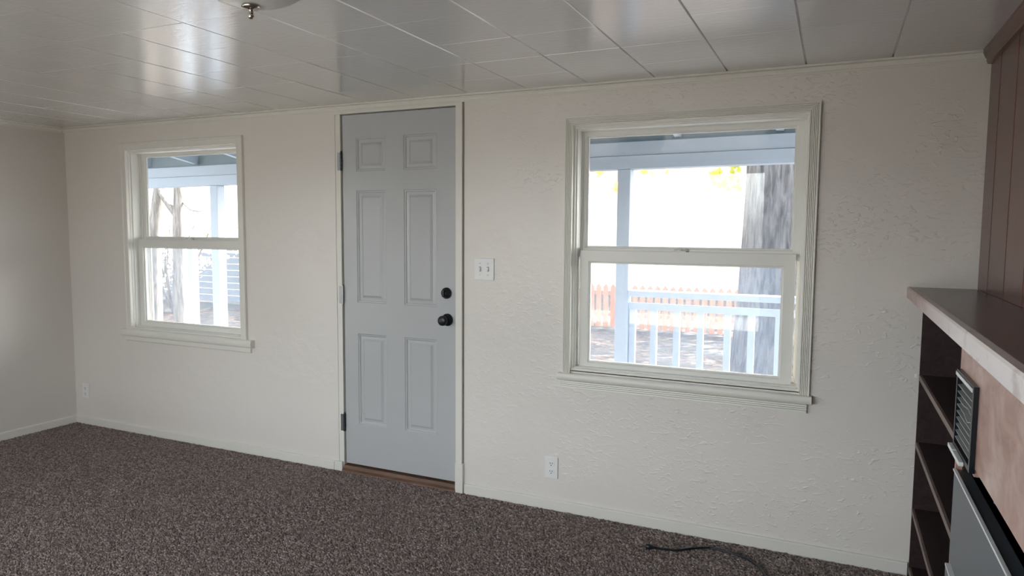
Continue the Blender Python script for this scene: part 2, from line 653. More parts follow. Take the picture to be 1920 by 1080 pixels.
# right wall: a backing with vertical wood boards above the counter
wr = bx('wall_right', 'groove', None, RX + .012, RX + WT, RY0, 0, GROUND, H + .06)
tag(wr, 'dark wood panelled wall above the built-in counter on the right', 'wall', kind='structure')
edges = [0.0, -.195, -.466]
while edges[-1] > RY0 + .05:
    edges.append(max(RY0, edges[-1] - random.choice((.205, .262, .30))))
for a, b in zip(edges, edges[1:]):
    bm = bmesh.new()
    c = .007
    prof = [(RX + .012, a), (RX + .004, a - .0015), (RX, a - c), (RX, b + c), (RX + .004, b + .0015), (RX + .012, b)]
    extrude_profile(bm, prof, 1.213, H, lambda p, t: (p[0], p[1], t))
    obj('board', bm, 'panel_wood', wr)
# dark wood crown strip under the ceiling
bm = bmesh.new()
prof = [(RX, H - .052), (RX - .012, H - .050), (RX - .016, H - .038), (RX - .030, H - .012), (RX - .032, H), (RX, H)]
extrude_profile(bm, prof, -.001, RY0, lambda p, t: (p[0], t, p[1]))
tag(obj('trim_3', bm, 'panel_wood'), 'dark wood crown strip above the panelled right wall', 'trim', kind='structure')

# ceiling: backing slab and individual tiles
ceil = bx('ceiling', 'tile', None, -WT, RX + WT, RY0 - WT, WT, H + .012, H + .22)
tag(ceil, 'glossy off-white ceiling of square painted tiles', 'ceiling', kind='structure')
gx = [0.0] + [v for v in (5.2117 - .3202 * k for k in range(16, -1, -1)) if v > .03] + [RX]
gy = [0.0] + [-.296 - .302 * k for k in range(12)] + [RY0]
tile_cache = {}


def tile_mesh(w, d):
    key = (round(w, 3), round(d, 3))
    if key not in tile_cache:
        bm = bmesh.new()
        # eased long edges (depth-wise joints), tight butt joints across
        g, cy = .0001, .0004
        prof = [(.0040, 0.0), (.0029, .0014), (.0018, .0036), (.0011, .0062), (.0, .0066)]    # (inset in x, height)
        prof.append((0.0, .012))
        rings = []
        for k, (ix, hz) in enumerate(prof):
            iy = cy if k == 0 else 0.0
            rings.append([bm.verts.new((x, y, hz)) for x, y in ((g + ix, g + iy), (w - g - ix, g + iy), (w - g - ix, d - g - iy), (g + ix, d - g - iy))])
        for a, b in zip(rings, rings[1:]):
            for i in range(4):
                j = (i + 1) % 4
                f = bm.faces.new((a[i], a[j], b[j], b[i]))
                f.material_index = i % 2        # the eased long edges were brushed out smooth
        bm.faces.new(rings[0][::-1])
        bm.faces.new(rings[-1])
        bmesh.ops.recalc_face_normals(bm, faces=bm.faces)
        me = bpy.data.meshes.new('ceiling_tile')
        bm.to_mesh(me)
        bm.free()
        me.materials.append(M['tile'])
        me.materials.append(M['tile_edge'])
        tile_cache[key] = me
    return tile_cache[key]


for i in range(len(gx) - 1):
    for j in range(len(gy) - 1):
        o = bpy.data.objects.new('ceiling_tile', tile_mesh(gx[i + 1] - gx[i], gy[j] - gy[j + 1]))
        o.location = (gx[i], gy[j + 1], H + random.uniform(-.0004, .0004))
        o.rotation_euler = (random.uniform(-.0015, .0015), random.uniform(-.0015, .0015), 0)
        C.objects.link(o)
        o.parent = ceil

# crown mouldings (back and left walls)
cr = [(0, H), (-.026, H), (-.026, H - .008), (-.015, H - .009), (-.018, H - .012), (-.013, H - .020), (-.009, H - .029), (-.013, H - .031), (-.013, H - .038), (-.003, H - .036), (0, H - .036)]
bm = bmesh.new()
extrude_profile(bm, cr, 0.0, RX, lambda p, t: (t, p[0], p[1]))
tag(obj('trim_1', bm, 'trim'), 'slim off-white crown moulding along the window wall', 'trim', kind='structure')
bm = bmesh.new()
extrude_profile(bm, cr, -.0261, RY0, lambda p, t: (-p[0], t, p[1]))
tag(obj('trim_2', bm, 'trim'), 'slim off-white crown moulding along the left wall', 'trim', kind='structure')

# baseboards
bp = [(0, 0), (-.014, 0), (-.014, .050), (-.010, .055), (0, .056)]
for nm, a, b, lab in (('baseboard_back_1', 0.0, DX0 - .028, 'white baseboard between the left corner and the door'),
                      ('baseboard_back_2', DX1 + .008, 5.362, 'white baseboard running from the door to the bookcase')):
    bm = bmesh.new()
    extrude_profile(bm, bp, a, b, lambda p, t: (t, p[0], p[1]))
    tag(obj(nm, bm, 'trim'), lab, 'baseboard', kind='structure')
bm = bmesh.new()
extrude_profile(bm, bp, -.0141, PY1 + .01, lambda p, t: (-p[0], t, p[1]))
tag(obj('baseboard_left', bm, 'trim'), 'white baseboard along the left wall', 'baseboard', kind='structure')


# ------------------------------------------------------------------ windows
def casing(root, x0, x1, zb, z1, prof, mat='trim'):
    """prof: list of (distance outwards from opening, y); closed against the wall (y=0)"""
    for side in ('left', 'right', 'top'):
        bm = bmesh.new()
        full = prof + [(prof[-1][0], 0.0), (prof[0][0], 0.0)]
        if side == 'top':
            A = [bm.verts.new((x0 - d, y, z1 + d)) for d, y in full]
            B = [bm.verts.new((x1 + d, y, z1 + d)) for d, y in full]
        else:
            sx = (lambda d: x0 - d) if side == 'left' else (lambda d: x1 + d)
            A = [bm.verts.new((sx(d), y, zb)) for d, y in full]
            B = [bm.verts.new((sx(d), y, z1 + d)) for d, y in full]
        n = len(full)
        for i in range(n):
            bm.faces.new((A[i], A[(i + 1) % n], B[(i + 1) % n], B[i]))
        bm.faces.new(A)
        bm.faces.new(B)
        obj('casing_board', bm, mat, root)


def reeds(w, n, y0, y1, start=.004):
    pts = [(0, y0)]
    st = (w - 2 * start) / n
    for i in range(n):
        a = start + i * st
        pts += [(a, y0), (a + st * .14, y1), (a + st * .24, y1), (a + st * .38, y0 + .0006), (a + st * .85, y0)]
    pts += [(w, y0)]
    out = [pts[0]]
    for p in pts[1:]:
        if abs(p[0] - out[-1][0]) > 1e-5:
            out.append(p)
    return out


def ring(bm, x0, x1, z0, z1, wl, wr_, wb, wt, y0, y1, bev=.003):
    """rectangular frame; w* are the member widths"""
    o = [(x0, z0), (x1, z0), (x1, z1), (x0, z1)]
    i = [(x0 + wl, z0 + wb), (x1 - wr_, z0 + wb), (x1 - wr_, z1 - wt), (x0 + wl, z1 - wt)]
    ib = [(x0 + wl - bev, z0 + wb - bev), (x1 - wr_ + bev, z0 + wb - bev), (x1 - wr_ + bev, z1 - wt + bev), (x0 + wl - bev, z1 - wt + bev)]
    V = lambda L, y: [bm.verts.new((x, y, z)) for x, z in L]
    fo, fi, gi, bo, bi = V(o, y0), V(ib, y0), V(i, y0 + bev), V(o, y1), V(i, y1)
    for k in range(4):
        j = (k + 1) % 4
        for q in ((fo[k], fo[j], fi[j], fi[k]), (fi[k], fi[j], gi[j], gi[k]), (gi[k], gi[j], bi[j], bi[k]),
                  (bi[k], bi[j], bo[j], bo[k]), (bo[k], bo[j], fo[j], fo[k])):
            bm.faces.new(q)


def sash(root, name, x0, x1, z0, z1, wl, wr_, wb, wt, y0, y1, glass):
    bm = bmesh.new()
    ring(bm, x0, x1, z0, z1, wl, wr_, wb, wt, y0, y1)
    # inner glazing bead
    bw = .007
    ring(bm, x0 + wl, x1 - wr_, z0 + wb, z1 - wt, bw, bw, bw, bw, y0 + .010, y1 - .004, .002)
    o = obj(name, bm, 'vinyl', root)
    ym = (y0 + y1) / 2
    bx('pane', glass, o, x0 + wl + .004, x1 - wr_ - .004, ym, ym + .004, z0 + wb + .004, z1 - wt - .004)
    return o


def latch(parent, x, z, y):
    bm = bmesh.new()
    box(bm, x - .030, x + .030, y - .004, y + .022, z, z + .006, .002)
    lathe(bm, [(.011, 0), (.011, .010), (.006, .013)], 16, Matrix.Translation((x - .006, y + .010, z + .006)))
    tube(bm, smooth_path([(x - .028, y, z + .010), (x - .010, y - .008, z + .017), (x + .012, y - .006, z + .016), (x + .027, y + .002, z + .009)], 4), .0036, 8)
    return obj('sash_latch', bm, 'vinyl', parent)


def window(name, label, opn, prof, stool, apron, up_s, lo_s, frame_in):
    x0, x1, z0, z1 = opn
    root = thing(name, ((x0 + x1) / 2, 0, z0), label, 'window', kind='structure')
    casing(root, x0, x1, stool[3], z1, prof)
    # stool with a rounded nose
    sx0, sx1, sz0, sz1, sy = stool
    bm = bmesh.new()
    r = (sz1 - sz0) / 2
    pr = [(.03, sz0), (-sy + r * .5, sz0)] + [(-sy + r * .5 - r * .5 * math.sin(a), sz0 + r - r * math.cos(a)) for a in [math.pi * k / 8 for k in range(1, 8)]] + [(-sy + r * .5, sz1), (.03, sz1)]
    pr = [(min(p[0], -.0002), p[1]) for p in pr]
    extrude_profile(bm, pr, sx0, sx1, lambda p, t: (t, p[0], p[1]))
    obj('stool', bm, 'trim', root)
    # sloping sill inside the opening
    bm = bmesh.new()
    extrude_profile(bm, [(0, z0 - .004), (0, z0 + .0), (.045, z0 + .012), (WT + .03, z0 + .002), (WT + .03, z0 - .03), (WT, z0 - .004)], x0, x1, lambda p, t: (t, p[0], p[1]))
    obj('sill', bm, 'trim', root)
    ax0, ax1, az0, az1, ap = apron
    bm = bmesh.new()
    extrude_profile(bm, [(y, az1 - d) for d, y in ap] + [(0, az0), (0, az1)], ax0, ax1, lambda p, t: (t, p[0], p[1]))
    obj('apron', bm, 'trim', root)
    # jamb liner / stops
    bm = bmesh.new()
    fi = frame_in
    ring(bm, x0, x1, z0 + .001, z1, fi, fi, .012, fi + .004, .004, .022, .004)
    obj('inner_stop', bm, 'trim', root)
    bm = bmesh.new()
    ring(bm, x0, x1, z0 + .001, z1, fi + .006, fi + .006, .016, fi + .010, .022, .135, .002)
    ring(bm, x0 + fi + .006, x1 - fi - .006, z0 + .017, z1 - fi - .010, .008, .008, .006, .004, .0865, .0925, .001)
    obj('vinyl_frame', bm, 'vinyl', root)
    u = sash(root, 'upper_sash', *up_s, .093, .120, 'glass')
    l = sash(root, 'lower_sash', *lo_s, .055, .086, 'glass_hazy')
    latch(l, (x0 + x1) / 2 - .015, lo_s[3], .060)
    # half insect screen outside the lower sash
    bm = bmesh.new()
    ring(bm, up_s[0], up_s[1], z0 + .018, up_s[2] + .03, .018, .018, .018, .018, .136, .146, .001)
    sc = obj('screen_frame', bm, 'vinyl', root)
    bm = bmesh.new()
    quad(bm, (up_s[0] + .018, .141, z0 + .036), (up_s[1] - .018, .141, z0 + .036), (up_s[1] - .018, .141, up_s[2] + .012), (up_s[0] + .018, .141, up_s[2] + .012))
    obj('screen_mesh', bm, 'screen', sc)
    return root


flat_prof = [(0, -.012), (.003, -.015), (.036, -.015), (.040, -.019), (.048, -.019), (.051, -.016)]
window('window_1', 'double-hung window with plain white casing between left corner and door', W1, flat_prof,
       (.566, 1.757, .686, .735, .038), (.585, 1.735, .652, .686, [(0, -.014), (.006, -.016), (.028, -.016), (.034, -.012)]),
       # x0,x1,z0,z1, wl,wr,wb,wt
       (.657, 1.641, 1.315, 1.938, .036, .036, .050, .020),
       (.651, 1.647, .748, 1.352, .045, .045, .036, .052), .004)
reed_prof = reeds(.042, 5, -.017, -.011)
reed_ap = reeds(.043, 4, -.018, -.011)
window('window_2', 'wide double-hung window with reeded white casing right of the door', W2, reed_prof,
       (3.793, 4.968, .690, .724, .042), (3.803, 4.949, .647, .690, reed_ap),
       (3.869, 4.899, 1.305, 1.925, .022, .038, .045, .026),
       (3.878, 4.878, .740, 1.335, .044, .050, .034, .056), .008)

for k, (a, b) in enumerate(REAR):
    root = thing('window_%d' % (k + 3), ((a + b) / 2, RY0, RZ0), 'plain white window in the wall behind the viewer, %s' % ('added near the left wall for daylight', 'nearer the panelled wall, enlarged for daylight')[k], 'window', kind='structure')
    bm = bmesh.new()
    ring(bm, a - .05, b + .05, RZ0 - .05, RZ1 + .05, .05, .05, .05, .05, RY0, RY0 + .015)
    obj('casing', bm, 'trim', root)
    bm = bmesh.new()
    ring(bm, a, b, RZ0, RZ1, .04, .04, .04, .04, RY0 - .11, RY0 - .06)
    box(bm, a + .04, b - .04, RY0 - .11, RY0 - .06, (RZ0 + RZ1) / 2 - .02, (RZ0 + RZ1) / 2 + .02)
    o = obj('sash', bm, 'vinyl', root)
    bx('pane', 'glass', o, a + .04, b - .04, RY0 - .088, RY0 - .084, RZ0 + .04, RZ1 - .04)

root = thing('door_added', (0, (PY0 + PY1) / 2, PZ0), 'glazed sliding door added in the left wall to bring daylight in', 'door', kind='structure')
for k in range(2):
    a = PY0 + k * (PY1 - PY0) / 2
    b = a + (PY1 - PY0) / 2
    bm = bmesh.new()
    ring(bm, a, b, PZ0, PZ1, .05, .05, .06, .05, .05, .09)
    for v in bm.verts:
        v.co = Vector((-v.co.y, v.co.x, v.co.z))
    o = obj('door_frame', bm, 'vinyl', root)
    bx('pane', 'glass', o, -.072, -.068, a + .05, b - .05, PZ0 + .06, PZ1 - .05)

# ------------------------------------------------------------------ door
root = thing('door_1', ((DX0 + DX1) / 2, 0, 0), 'grey-white six-panel entry door with black knob and deadbolt', 'door', kind='structure')
SX0, SX1, SZ0, SZ1 = 2.443, 3.197, .048, 2.078
SYF, SYB = .016, .060
panels = []
for (zl, zh) in ((1.760, 1.950), (1.010, 1.652), (.291, .829)):
    panels += [(2.537, 2.737, zl, zh), (2.858, 3.068, zl, zh)]
bm = bmesh.new()
X = sorted({SX0, SX1, *[p[0] for p in panels], *[p[1] for p in panels]})
Z = sorted({SZ0, SZ1, *[p[2] for p in panels], *[p[3] for p in panels]})
holed_wall(bm, (SX0, SX1), (SZ0, SZ1), panels, SYF, SYB)
slab = obj('door_slab', bm, 'door', root)
for p in panels:
    bm = bmesh.new()
    prev = None
    for d, y in ((0, 0), (.004, .004), (.010, .0045), (.013, .0095), (.018, .0105), (.030, .0095), (.040, .004), (.043, .0025)):
        rg = [bm.verts.new((x, SYF + y, z)) for x, z in ((p[0] + d, p[2] + d), (p[1] - d, p[2] + d), (p[1] - d, p[3] - d), (p[0] + d, p[3] - d))]
        if prev:
            for i in range(4):
                bm.faces.new((prev[i], prev[(i + 1) % 4], rg[(i + 1) % 4], rg[i]))
        prev = rg
    bm.faces.new(prev)
    obj('door_panel', bm, 'door', slab)
# jambs, head, stops
bx('jamb', 'trim', root, DX0, DX0 + .034, .004, WT, 0, DZ1 - .012)
bx('jamb', 'trim', root, 3.203, DX1 - .006, -.004, WT, 0, DZ1 - .012)
bx('head_jamb', 'trim', root, DX0, DX1 - .006, -.004, WT, 2.083, 2.0975)
bx('door_stop', 'trim', root, DX0 + .034, 3.203, SYB + .002, SYB + .016, 2.055, 2.083)
bx('casing_board', 'trim', root, 3.201, 3.240, -.014, -.0045, .0, 2.0975, .002)
bx('plinth_block', 'trim', root, 3.200, 3.247, -.019, -.0002, 0, .165, .002)
bx('corner_block', 'trim', root, DX0 - .028, DX0 + .030, -.012, .003, 0.0, .058, .002)
# threshold
bm = bmesh.new()
extrude_profile(bm, [(-.022, 0), (-.020, .012), (-.004, .020), (.004, .036), (.062, .042), (.15, .030), (.15, 0)], DX0 + .034, 3.203, lambda p, t: (t, p[0], p[1]))
obj('threshold', bm, 'threshold', root)
bm = bmesh.new()
box(bm, DX0 - WT * 0 + .034, 3.203, .062, .10, .0425, 2.055)
# (unseen slab added beyond the door, keeps the daylight out)
obj('daylight_stop_slab', bm, 'trim', root)
for zc, mt in ((1.818, 'dark_steel'), (1.050, 'steel'), (.293, 'dark_steel')):
    bm = bmesh.new()
    for k in range(5):
        h0 = zc - .052 + k * .0208
        lathe(bm, [(.0065, h0 + .0004), (.0065, h0 + .0203)], 14, Matrix.Translation((2.4395, .006, 0)))
    lathe(bm, [(.003, zc + .052), (.005, zc + .054), (.003, zc + .060)], 12, Matrix.Translation((2.4395, .006, 0)))
    h = obj('hinge', bm, mt, root)
    bm = bmesh.new()
    box(bm, 2.4165, 2.4360, .0015, .0040, zc - .050, zc + .050)
    obj('hinge_leaf', bm, 'steel', h)
toY = Matrix.Rotation(math.pi / 2, 4, 'X')      # +z -> -y
bm = bmesh.new()
lathe(bm, [(.031, 0), (.031, .006), (.028, .013), (.020, .018), (.017, .030)], 40, Matrix.Translation((3.130, SYF, 1.090)) @ toY)
dbt = obj('deadbolt', bm, 'black', root, True)
bm = bmesh.new()
box(bm, 3.130 - .006, 3.130 + .006, SYF - .045, SYF - .028, 1.072, 1.108, .003)
obj('thumb_turn', bm, 'black', dbt)
bm = bmesh.new()
lathe(bm, [(.034, 0), (.034, .005), (.030, .011), (.016, .014), (.0125, .020), (.0125, .034)], 40, Matrix.Translation((3.135, SYF, .945)) @ toY)
ros = obj('knob_rosette', bm, 'black', root, True)
bm = bmesh.new()
lathe(bm, [(.0115, .030), (.017, .036), (.025, .043), (.0275, .052), (.0265, .061), (.021, .067), (.008, .069)], 40, Matrix.Translation((3.135, SYF, .945)) @ toY)
obj('knob', bm, 'black', ros, True)
bx('strike_plate', 'dark_steel', root, 3.1985, 3.2010, -.0005, .028, .915, .975)

# ------------------------------------------------------------------ switch and outlets
def outlet(x, z, label):
    root = thing('wall_outlet', (x, -.0005, z), label, 'outlet', 'duplex outlets in the window wall')
    bm = bmesh.new()
    box(bm, x - .035, x + .035, -.0065, -.0005, z - .0555, z + .0555, .0025)
    obj('cover_plate', bm, 'plate', root)
    for dz in (.0205, -.0205):
        bm = bmesh.new()
        n = 24
        prof = []
        for i in range(n):
            a = 2 * math.pi * i / n
            prof.append((.0172 * math.cos(a), max(-.0125, min(.0125, .0172 * math.sin(a)))))
        extrude_profile(bm, prof, -.0090, -.0062, lambda p, t: (x + p[0], t, z + dz + p[1]))
        r = obj('receptacle', bm, 'plate', root)
        bm = bmesh.new()
        for sx, hh in ((-.0063, .0085), (.0063, .0070)):
            box(bm, x + sx - .0013, x + sx + .0013, -.0094, -.0085, z + dz + .0035 - hh / 2, z + dz + .0035 + hh / 2)
        lathe(bm, [(.0026, 0), (.0026, .0009)], 12, Matrix.Translation((x, -.0085, z + dz - .0075)) @ toY)
        obj('slot', bm, 'slot', r)
    bm = bmesh.new()
    lathe(bm, [(.0032, 0), (.0030, .0012)], 12, Matrix.Translation((x, -.0063, z)) @ toY)
    obj('screw', bm, 'plate', root)


outlet(3.758, .221, 'white duplex outlet low on the wall below the wide window')
outlet(.117, .244, 'white duplex outlet low on the wall near the left corner')

x, z = 3.367, 1.228
root = thing('light_switch', (x, -.0005, z), 'white double toggle light switch right of the door', 'light switch')
bm = bmesh.new()
box(bm, x - .058, x + .058, -.0065, -.0005, z - .0575, z + .0575, .0025)
obj('cover_plate', bm, 'plate', root)
for dx in (-.023, .023):
    bm = bmesh.new()
    box(bm, x + dx - .0052, x + dx + .0052, -.0075, -.0062, z - .012, z + .012)
    sl = obj('toggle_slot', bm, 'slot', root)
    bm = bmesh.new()
    prof = [(-.0065, .010), (-.0065, -.011), (-.0085, -.011), (-.0175, -.0095), (-.0180, -.0035), (-.010, .009)]
    extrude_profile(bm, prof, x + dx - .0043, x + dx + .0043, lambda p, t: (t, p[0], z + p[1]))
    obj('toggle', bm, 'plate', root)
    for dz in (.030, -.030):
        bm = bmesh.new()
        lathe(bm, [(.0032, 0), (.0030, .0012)], 12, Matrix.Translation((x + dx, -.0063, z + dz)) @ toY)
        obj('screw', bm, 'steel', root)

# ------------------------------------------------------------------ ceiling lamp
LX, LY = 3.652, -1.882
root = thing('ceiling_light', (LX, LY, H - .0006), 'frosted white dome ceiling light with nickel finial', 'ceiling light')
T = Matrix.Translation((LX, LY, 0))
bm = bmesh.new()
lathe(bm, [(.060, H - .001), (.172, H - .001), (.176, H - .012), (.172, H - .024), (.150, H - .026)], 56, T)
obj('mounting_pan', bm, 'nickel', root, True)
bm = bmesh.new()
prof = []
R, D = .166, .110
for k in range(0, 15):
    a = math.pi / 2 * k / 14
    prof.append((max(.006, R * math.cos(a) ** .92), H - .024 - D * math.sin(a)))
lathe(bm, prof, 64, T)
obj('dome', bm, 'dome', root, True)
zb = H - .024 - D
bm = bmesh.new()
lathe(bm, [(.006, zb + .004), (.021, zb + .001), (.0235, zb - .004), (.019, zb - .008), (.008, zb - .0095), (.0055, zb - .013), (.0055, zb - .020), (.0078, zb - .023), (.0082, zb - .028), (.0055, zb - .033), (.001, zb - .034)], 32, T)
obj('finial', bm, 'nickel', root, True)

# ------------------------------------------------------------------ built-in counter, bookcase, heater on the right
XF = 5.366
ct = thing('wood_counter', (RX, -1, 1.17), 'long dark wood counter top with worn, sheen-painted front edge along the right wall', 'counter')
bx('counter_top', 'counter', ct, 5.330, RX - .001, RY0 + .002, -.001, 1.172, 1.213, .002)
bm = bmesh.new()
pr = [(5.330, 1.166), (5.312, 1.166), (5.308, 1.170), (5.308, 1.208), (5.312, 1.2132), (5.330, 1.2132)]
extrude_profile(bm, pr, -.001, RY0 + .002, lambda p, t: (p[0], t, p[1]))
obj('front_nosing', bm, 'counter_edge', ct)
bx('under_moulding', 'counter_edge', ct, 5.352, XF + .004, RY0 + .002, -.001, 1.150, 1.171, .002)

DIV = -.985
bc = thing('bookcase', (RX - .1, -.5, 0), 'dark open bookcase with worn shelf edges built under the counter', 'bookcase')
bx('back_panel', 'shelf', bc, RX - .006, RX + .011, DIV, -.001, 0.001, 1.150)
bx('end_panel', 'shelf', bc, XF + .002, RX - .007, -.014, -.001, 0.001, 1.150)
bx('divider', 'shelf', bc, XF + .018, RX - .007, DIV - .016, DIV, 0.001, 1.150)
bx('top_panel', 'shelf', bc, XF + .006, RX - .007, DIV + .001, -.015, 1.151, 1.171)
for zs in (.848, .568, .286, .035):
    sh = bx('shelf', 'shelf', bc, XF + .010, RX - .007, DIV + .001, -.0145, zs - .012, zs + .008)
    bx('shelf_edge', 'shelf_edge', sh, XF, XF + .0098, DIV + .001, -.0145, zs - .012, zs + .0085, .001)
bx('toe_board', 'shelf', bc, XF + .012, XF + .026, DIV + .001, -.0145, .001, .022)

fp = thing('wood_face_panel', (XF, -2, 0), 'reddish-brown worn wood panel under the counter beside the bookcase', 'panel')
# panel with the heater opening cut out (drawn in the y-z plane)
bm = bmesh.new()
VY0, VY1, VZ0, VZ1 = -1.268, -1.020, .850, 1.052
HY0, HY1, HZ1 = -3.20, -1.003, .772
YE = RY0 + .002
cells = [(DIV - .017, VY1, .001, 1.150)]
outer = lambda y0, y1, z0, z1: box(bm, XF, XF + .016, y1, y0, z0, z1)
outer(DIV, VY1, .790, 1.150)
outer(DIV, HY1 + .002, .001, .790)
outer(VY1, VY0, VZ1, 1.150)
outer(VY1, VY0, .835, VZ0)
outer(VY0, HY0, .856, 1.150)
outer(HY0, YE, .001, 1.150)
bmesh.ops.remove_doubles(bm, verts=bm.verts, dist=1e-5)
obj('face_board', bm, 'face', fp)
bx('cavity_back', 'cavity_black', fp, RX - .02, RX - .001, HY0, -1.012, .001, 1.150)
bx('cavity_end', 'cavity_black', fp, XF + .02, RX - .021, HY0 - .01, HY0, .001, 1.149)
bx('cavity_divider', 'cavity_black', fp, XF + .02, RX - .021, DIV - .024, DIV - .0165, .001, 1.149)
# ragged mortar edge under the board
bm = bmesh.new()
yy = -1.28
rr = random.Random(3)
while yy > -3.15:
    s = rr.uniform(.008, .022)
    if rr.random() < .75:
        bmesh.ops.create_icosphere(bm, subdivisions=1, radius=s, matrix=Matrix.Translation((XF + .024 + rr.uniform(-.004, .01), yy, .852 + rr.uniform(-.012, .004))) @ Matrix.Diagonal((.7, 1.6, .8, 1)))
    yy -= s * rr.uniform(.9, 1.8)
mo = obj('mortar_edge', bm, 'mortar', fp)
mo['kind'] = 'stuff'

vt = thing('air_vent', (XF, -1.14, .85), 'black metal air vent with bent bright slats in the wood panel', 'vent')
bm = bmesh.new()
y0, y1, z0, z1 = VY0 - .006, VY1 + .006, VZ0 - .006, VZ1 + .008
for a, b, c, d in ((y0, y1, z1 - .018, z1), (y0, y1, z0, z0 + .014), (y0, y0 + .016, z0 + .014, z1 - .018), (y1 - .014, y1, z0 + .014, z1 - .018)):
    box(bm, XF - .012, XF - .0005, a, b, c, d)
obj('vent_frame', bm, 'black', vt)
bx('top_lip', 'lip_and_highlight', vt, XF - .0145, XF - .0125, y0 + .010, y1, z1 - .016, z1 - .006)
bx('vent_back', 'cavity_black', vt, XF + .014, XF + .0158, VY0 + .001, VY1 - .001, VZ0 + .001, VZ1 - .001)
for k in range(9):
    zc = VZ0 + .024 + k * .0182
    bm = bmesh.new()
    pr = [(XF - .010, zc - .0022), (XF - .009, zc - .0025), (XF + .003, zc + .0012), (XF + .003, zc + .0022), (XF - .010, zc)]
    n = 8
    rows = []
    for i in range(n + 1):
        t = i / n
        y = y1 - .016 + (y0 + .018 - y1 + .016) * t
        sag = 0.0
        if k in (5, 6):
            sag = -.011 * math.exp(-((t - .72) / .13) ** 2) * (1 if k == 5 else -.6)
        rows.append([bm.verts.new((px, y, pz + sag)) for px, pz in pr])
    for a, b in zip(rows, rows[1:]):
        for i in range(len(pr)):
            bm.faces.new((a[i], a[(i + 1) % len(pr)], b[(i + 1) % len(pr)], b[i]))
    bm.faces.new(rows[0])
    bm.faces.new(rows[-1])
    obj('slat', bm, 'slat', vt)
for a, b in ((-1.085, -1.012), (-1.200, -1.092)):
    bx('lower_lip', 'lip_and_highlight', vt, XF - .024, XF - .0126, a, b, VZ0 - .012, VZ0 - .001, .001)

ht = thing('heater_cabinet', (XF, -2, 0), 'grey enamelled metal heater cabinet set into the wood panel', 'heater')
bx('upper_front', 'heater', ht, XF - .004, XF + .034, HY0 + .004, HY1 - .004, .508, HZ1, .003)
bx('lower_front', 'heater', ht, XF - .012, XF + .034, HY0 + .004, HY1 - .004, .004, .492, .003)
bx('seam_strip', 'lip_and_highlight', ht, XF - .013, XF + .004, HY0 + .004, HY1 - .006, .4925, .4985)
bx('seam_recess', 'dark_steel', ht, XF + .006, XF + .034, HY0 + .004, HY1 - .006, .4925, .5075)
bx('trim_highlight', 'lip_and_highlight', ht, XF - .0065, XF + .0020, HY0 + .004, HY1 - .004, HZ1 - .003, HZ1 + .003, .0008)  # near-white strip painted as the highlight along the top edge

# ------------------------------------------------------------------ power cord on the carpet
root = thing('power_cord', (4.35, -.24, .003), 'black power cord with bare plug lying on the carpet', 'cord')
bm = bmesh.new()
pth = smooth_path([(4.350, -.243, .016), (4.403, -.227, .012), (4.447, -.212, .011), (4.505, -.165, .011), (4.562, -.130, .011), (4.605, -.128, .012), (4.714, -.150, .011), (4.775, -.199, .011), (4.818, -.272, .011), (4.87, -.45, .011), (4.95, -.70, .011), (5.08, -.95, .011), (5.22, -1.15, .011), (5.335, -1.30, .011)], 10)
tube(bm, pth, .0052, 10)
obj('cable', bm, 'black', root, True)
bm = bmesh.new()
d = Vector((1, .06, .0)).normalized()
pts = [Vector((4.312, -.2455, .017)) + d * s for s in (0, .001, .018, .024, .036, .044)]
tube(bm, pts, [.010, .0125, .0125, .0095, .0065, .0055], 14)
obj('plug', bm, 'black', root, True)
for off in (-.0064, .0064):
    bm = bmesh.new()
    box(bm, 4.2925, 4.314, -.2465 + off - .0008, -.2465 + off + .0008, .014, .020)
    obj('prong', bm, 'nickel', root)

# ================================================================== outside
gr = bx('ground', 'ground', None, -45, 45, -40, 60, GROUND - .3, GROUND)
tag(gr, 'leaf-strewn yard ground outside the windows', 'ground', kind='structure')

pt = bx('bounce_slab', 'concrete', None, -5.5, 9.5, -12, RY0 - WT - .002, GROUND + .002, GROUND + .06)  # unseen slab added behind the house to bounce daylight in
tag(pt, 'unseen concrete slab added behind the house to bounce daylight', 'bounce slab', kind='structure')

TL = .0085
zt = lambda x: (x - 4.2) * TL          # the porch eave sags a little to the left
porch = thing('porch', (2.5, .8, GROUND), 'white painted covered porch with beam, posts and rafters outside the windows', 'porch')


def slanted(name, mat, x0, x1, y0, y1, z0, z1):
    bm = bmesh.new()
    box(bm, x0, x1, y0, y1, z0, z1)
    for v in bm.verts:
        v.co.z += zt(v.co.x)
    return obj(name, bm, mat, porch)


PX0, PX1 = -3.4, 7.2
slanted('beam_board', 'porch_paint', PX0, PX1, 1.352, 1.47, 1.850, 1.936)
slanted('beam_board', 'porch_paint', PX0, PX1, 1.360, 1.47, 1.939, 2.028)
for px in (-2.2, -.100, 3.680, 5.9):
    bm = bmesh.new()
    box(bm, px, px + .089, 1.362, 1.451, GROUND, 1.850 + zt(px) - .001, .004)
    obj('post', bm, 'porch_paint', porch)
SL = .17
ry = lambda y: 2.03 + SL * (1.47 - y)       # underside of rafters
k = 0
x = -3.15
for x in [3.43 + .623 * i for i in range(-10, 6)]:
    bm = bmesh.new()
    prof = [(WT + .002, ry(WT)), (1.85, ry(1.85)), (1.85, ry(1.85) + .10), (WT + .002, ry(WT) + .10)]
    extrude_profile(bm, prof, x, x + .045, lambda p, t: (t, p[0], p[1] + zt(x) + .001))
    obj('rafter', bm, 'porch_paint', porch)
yb = WT + .004
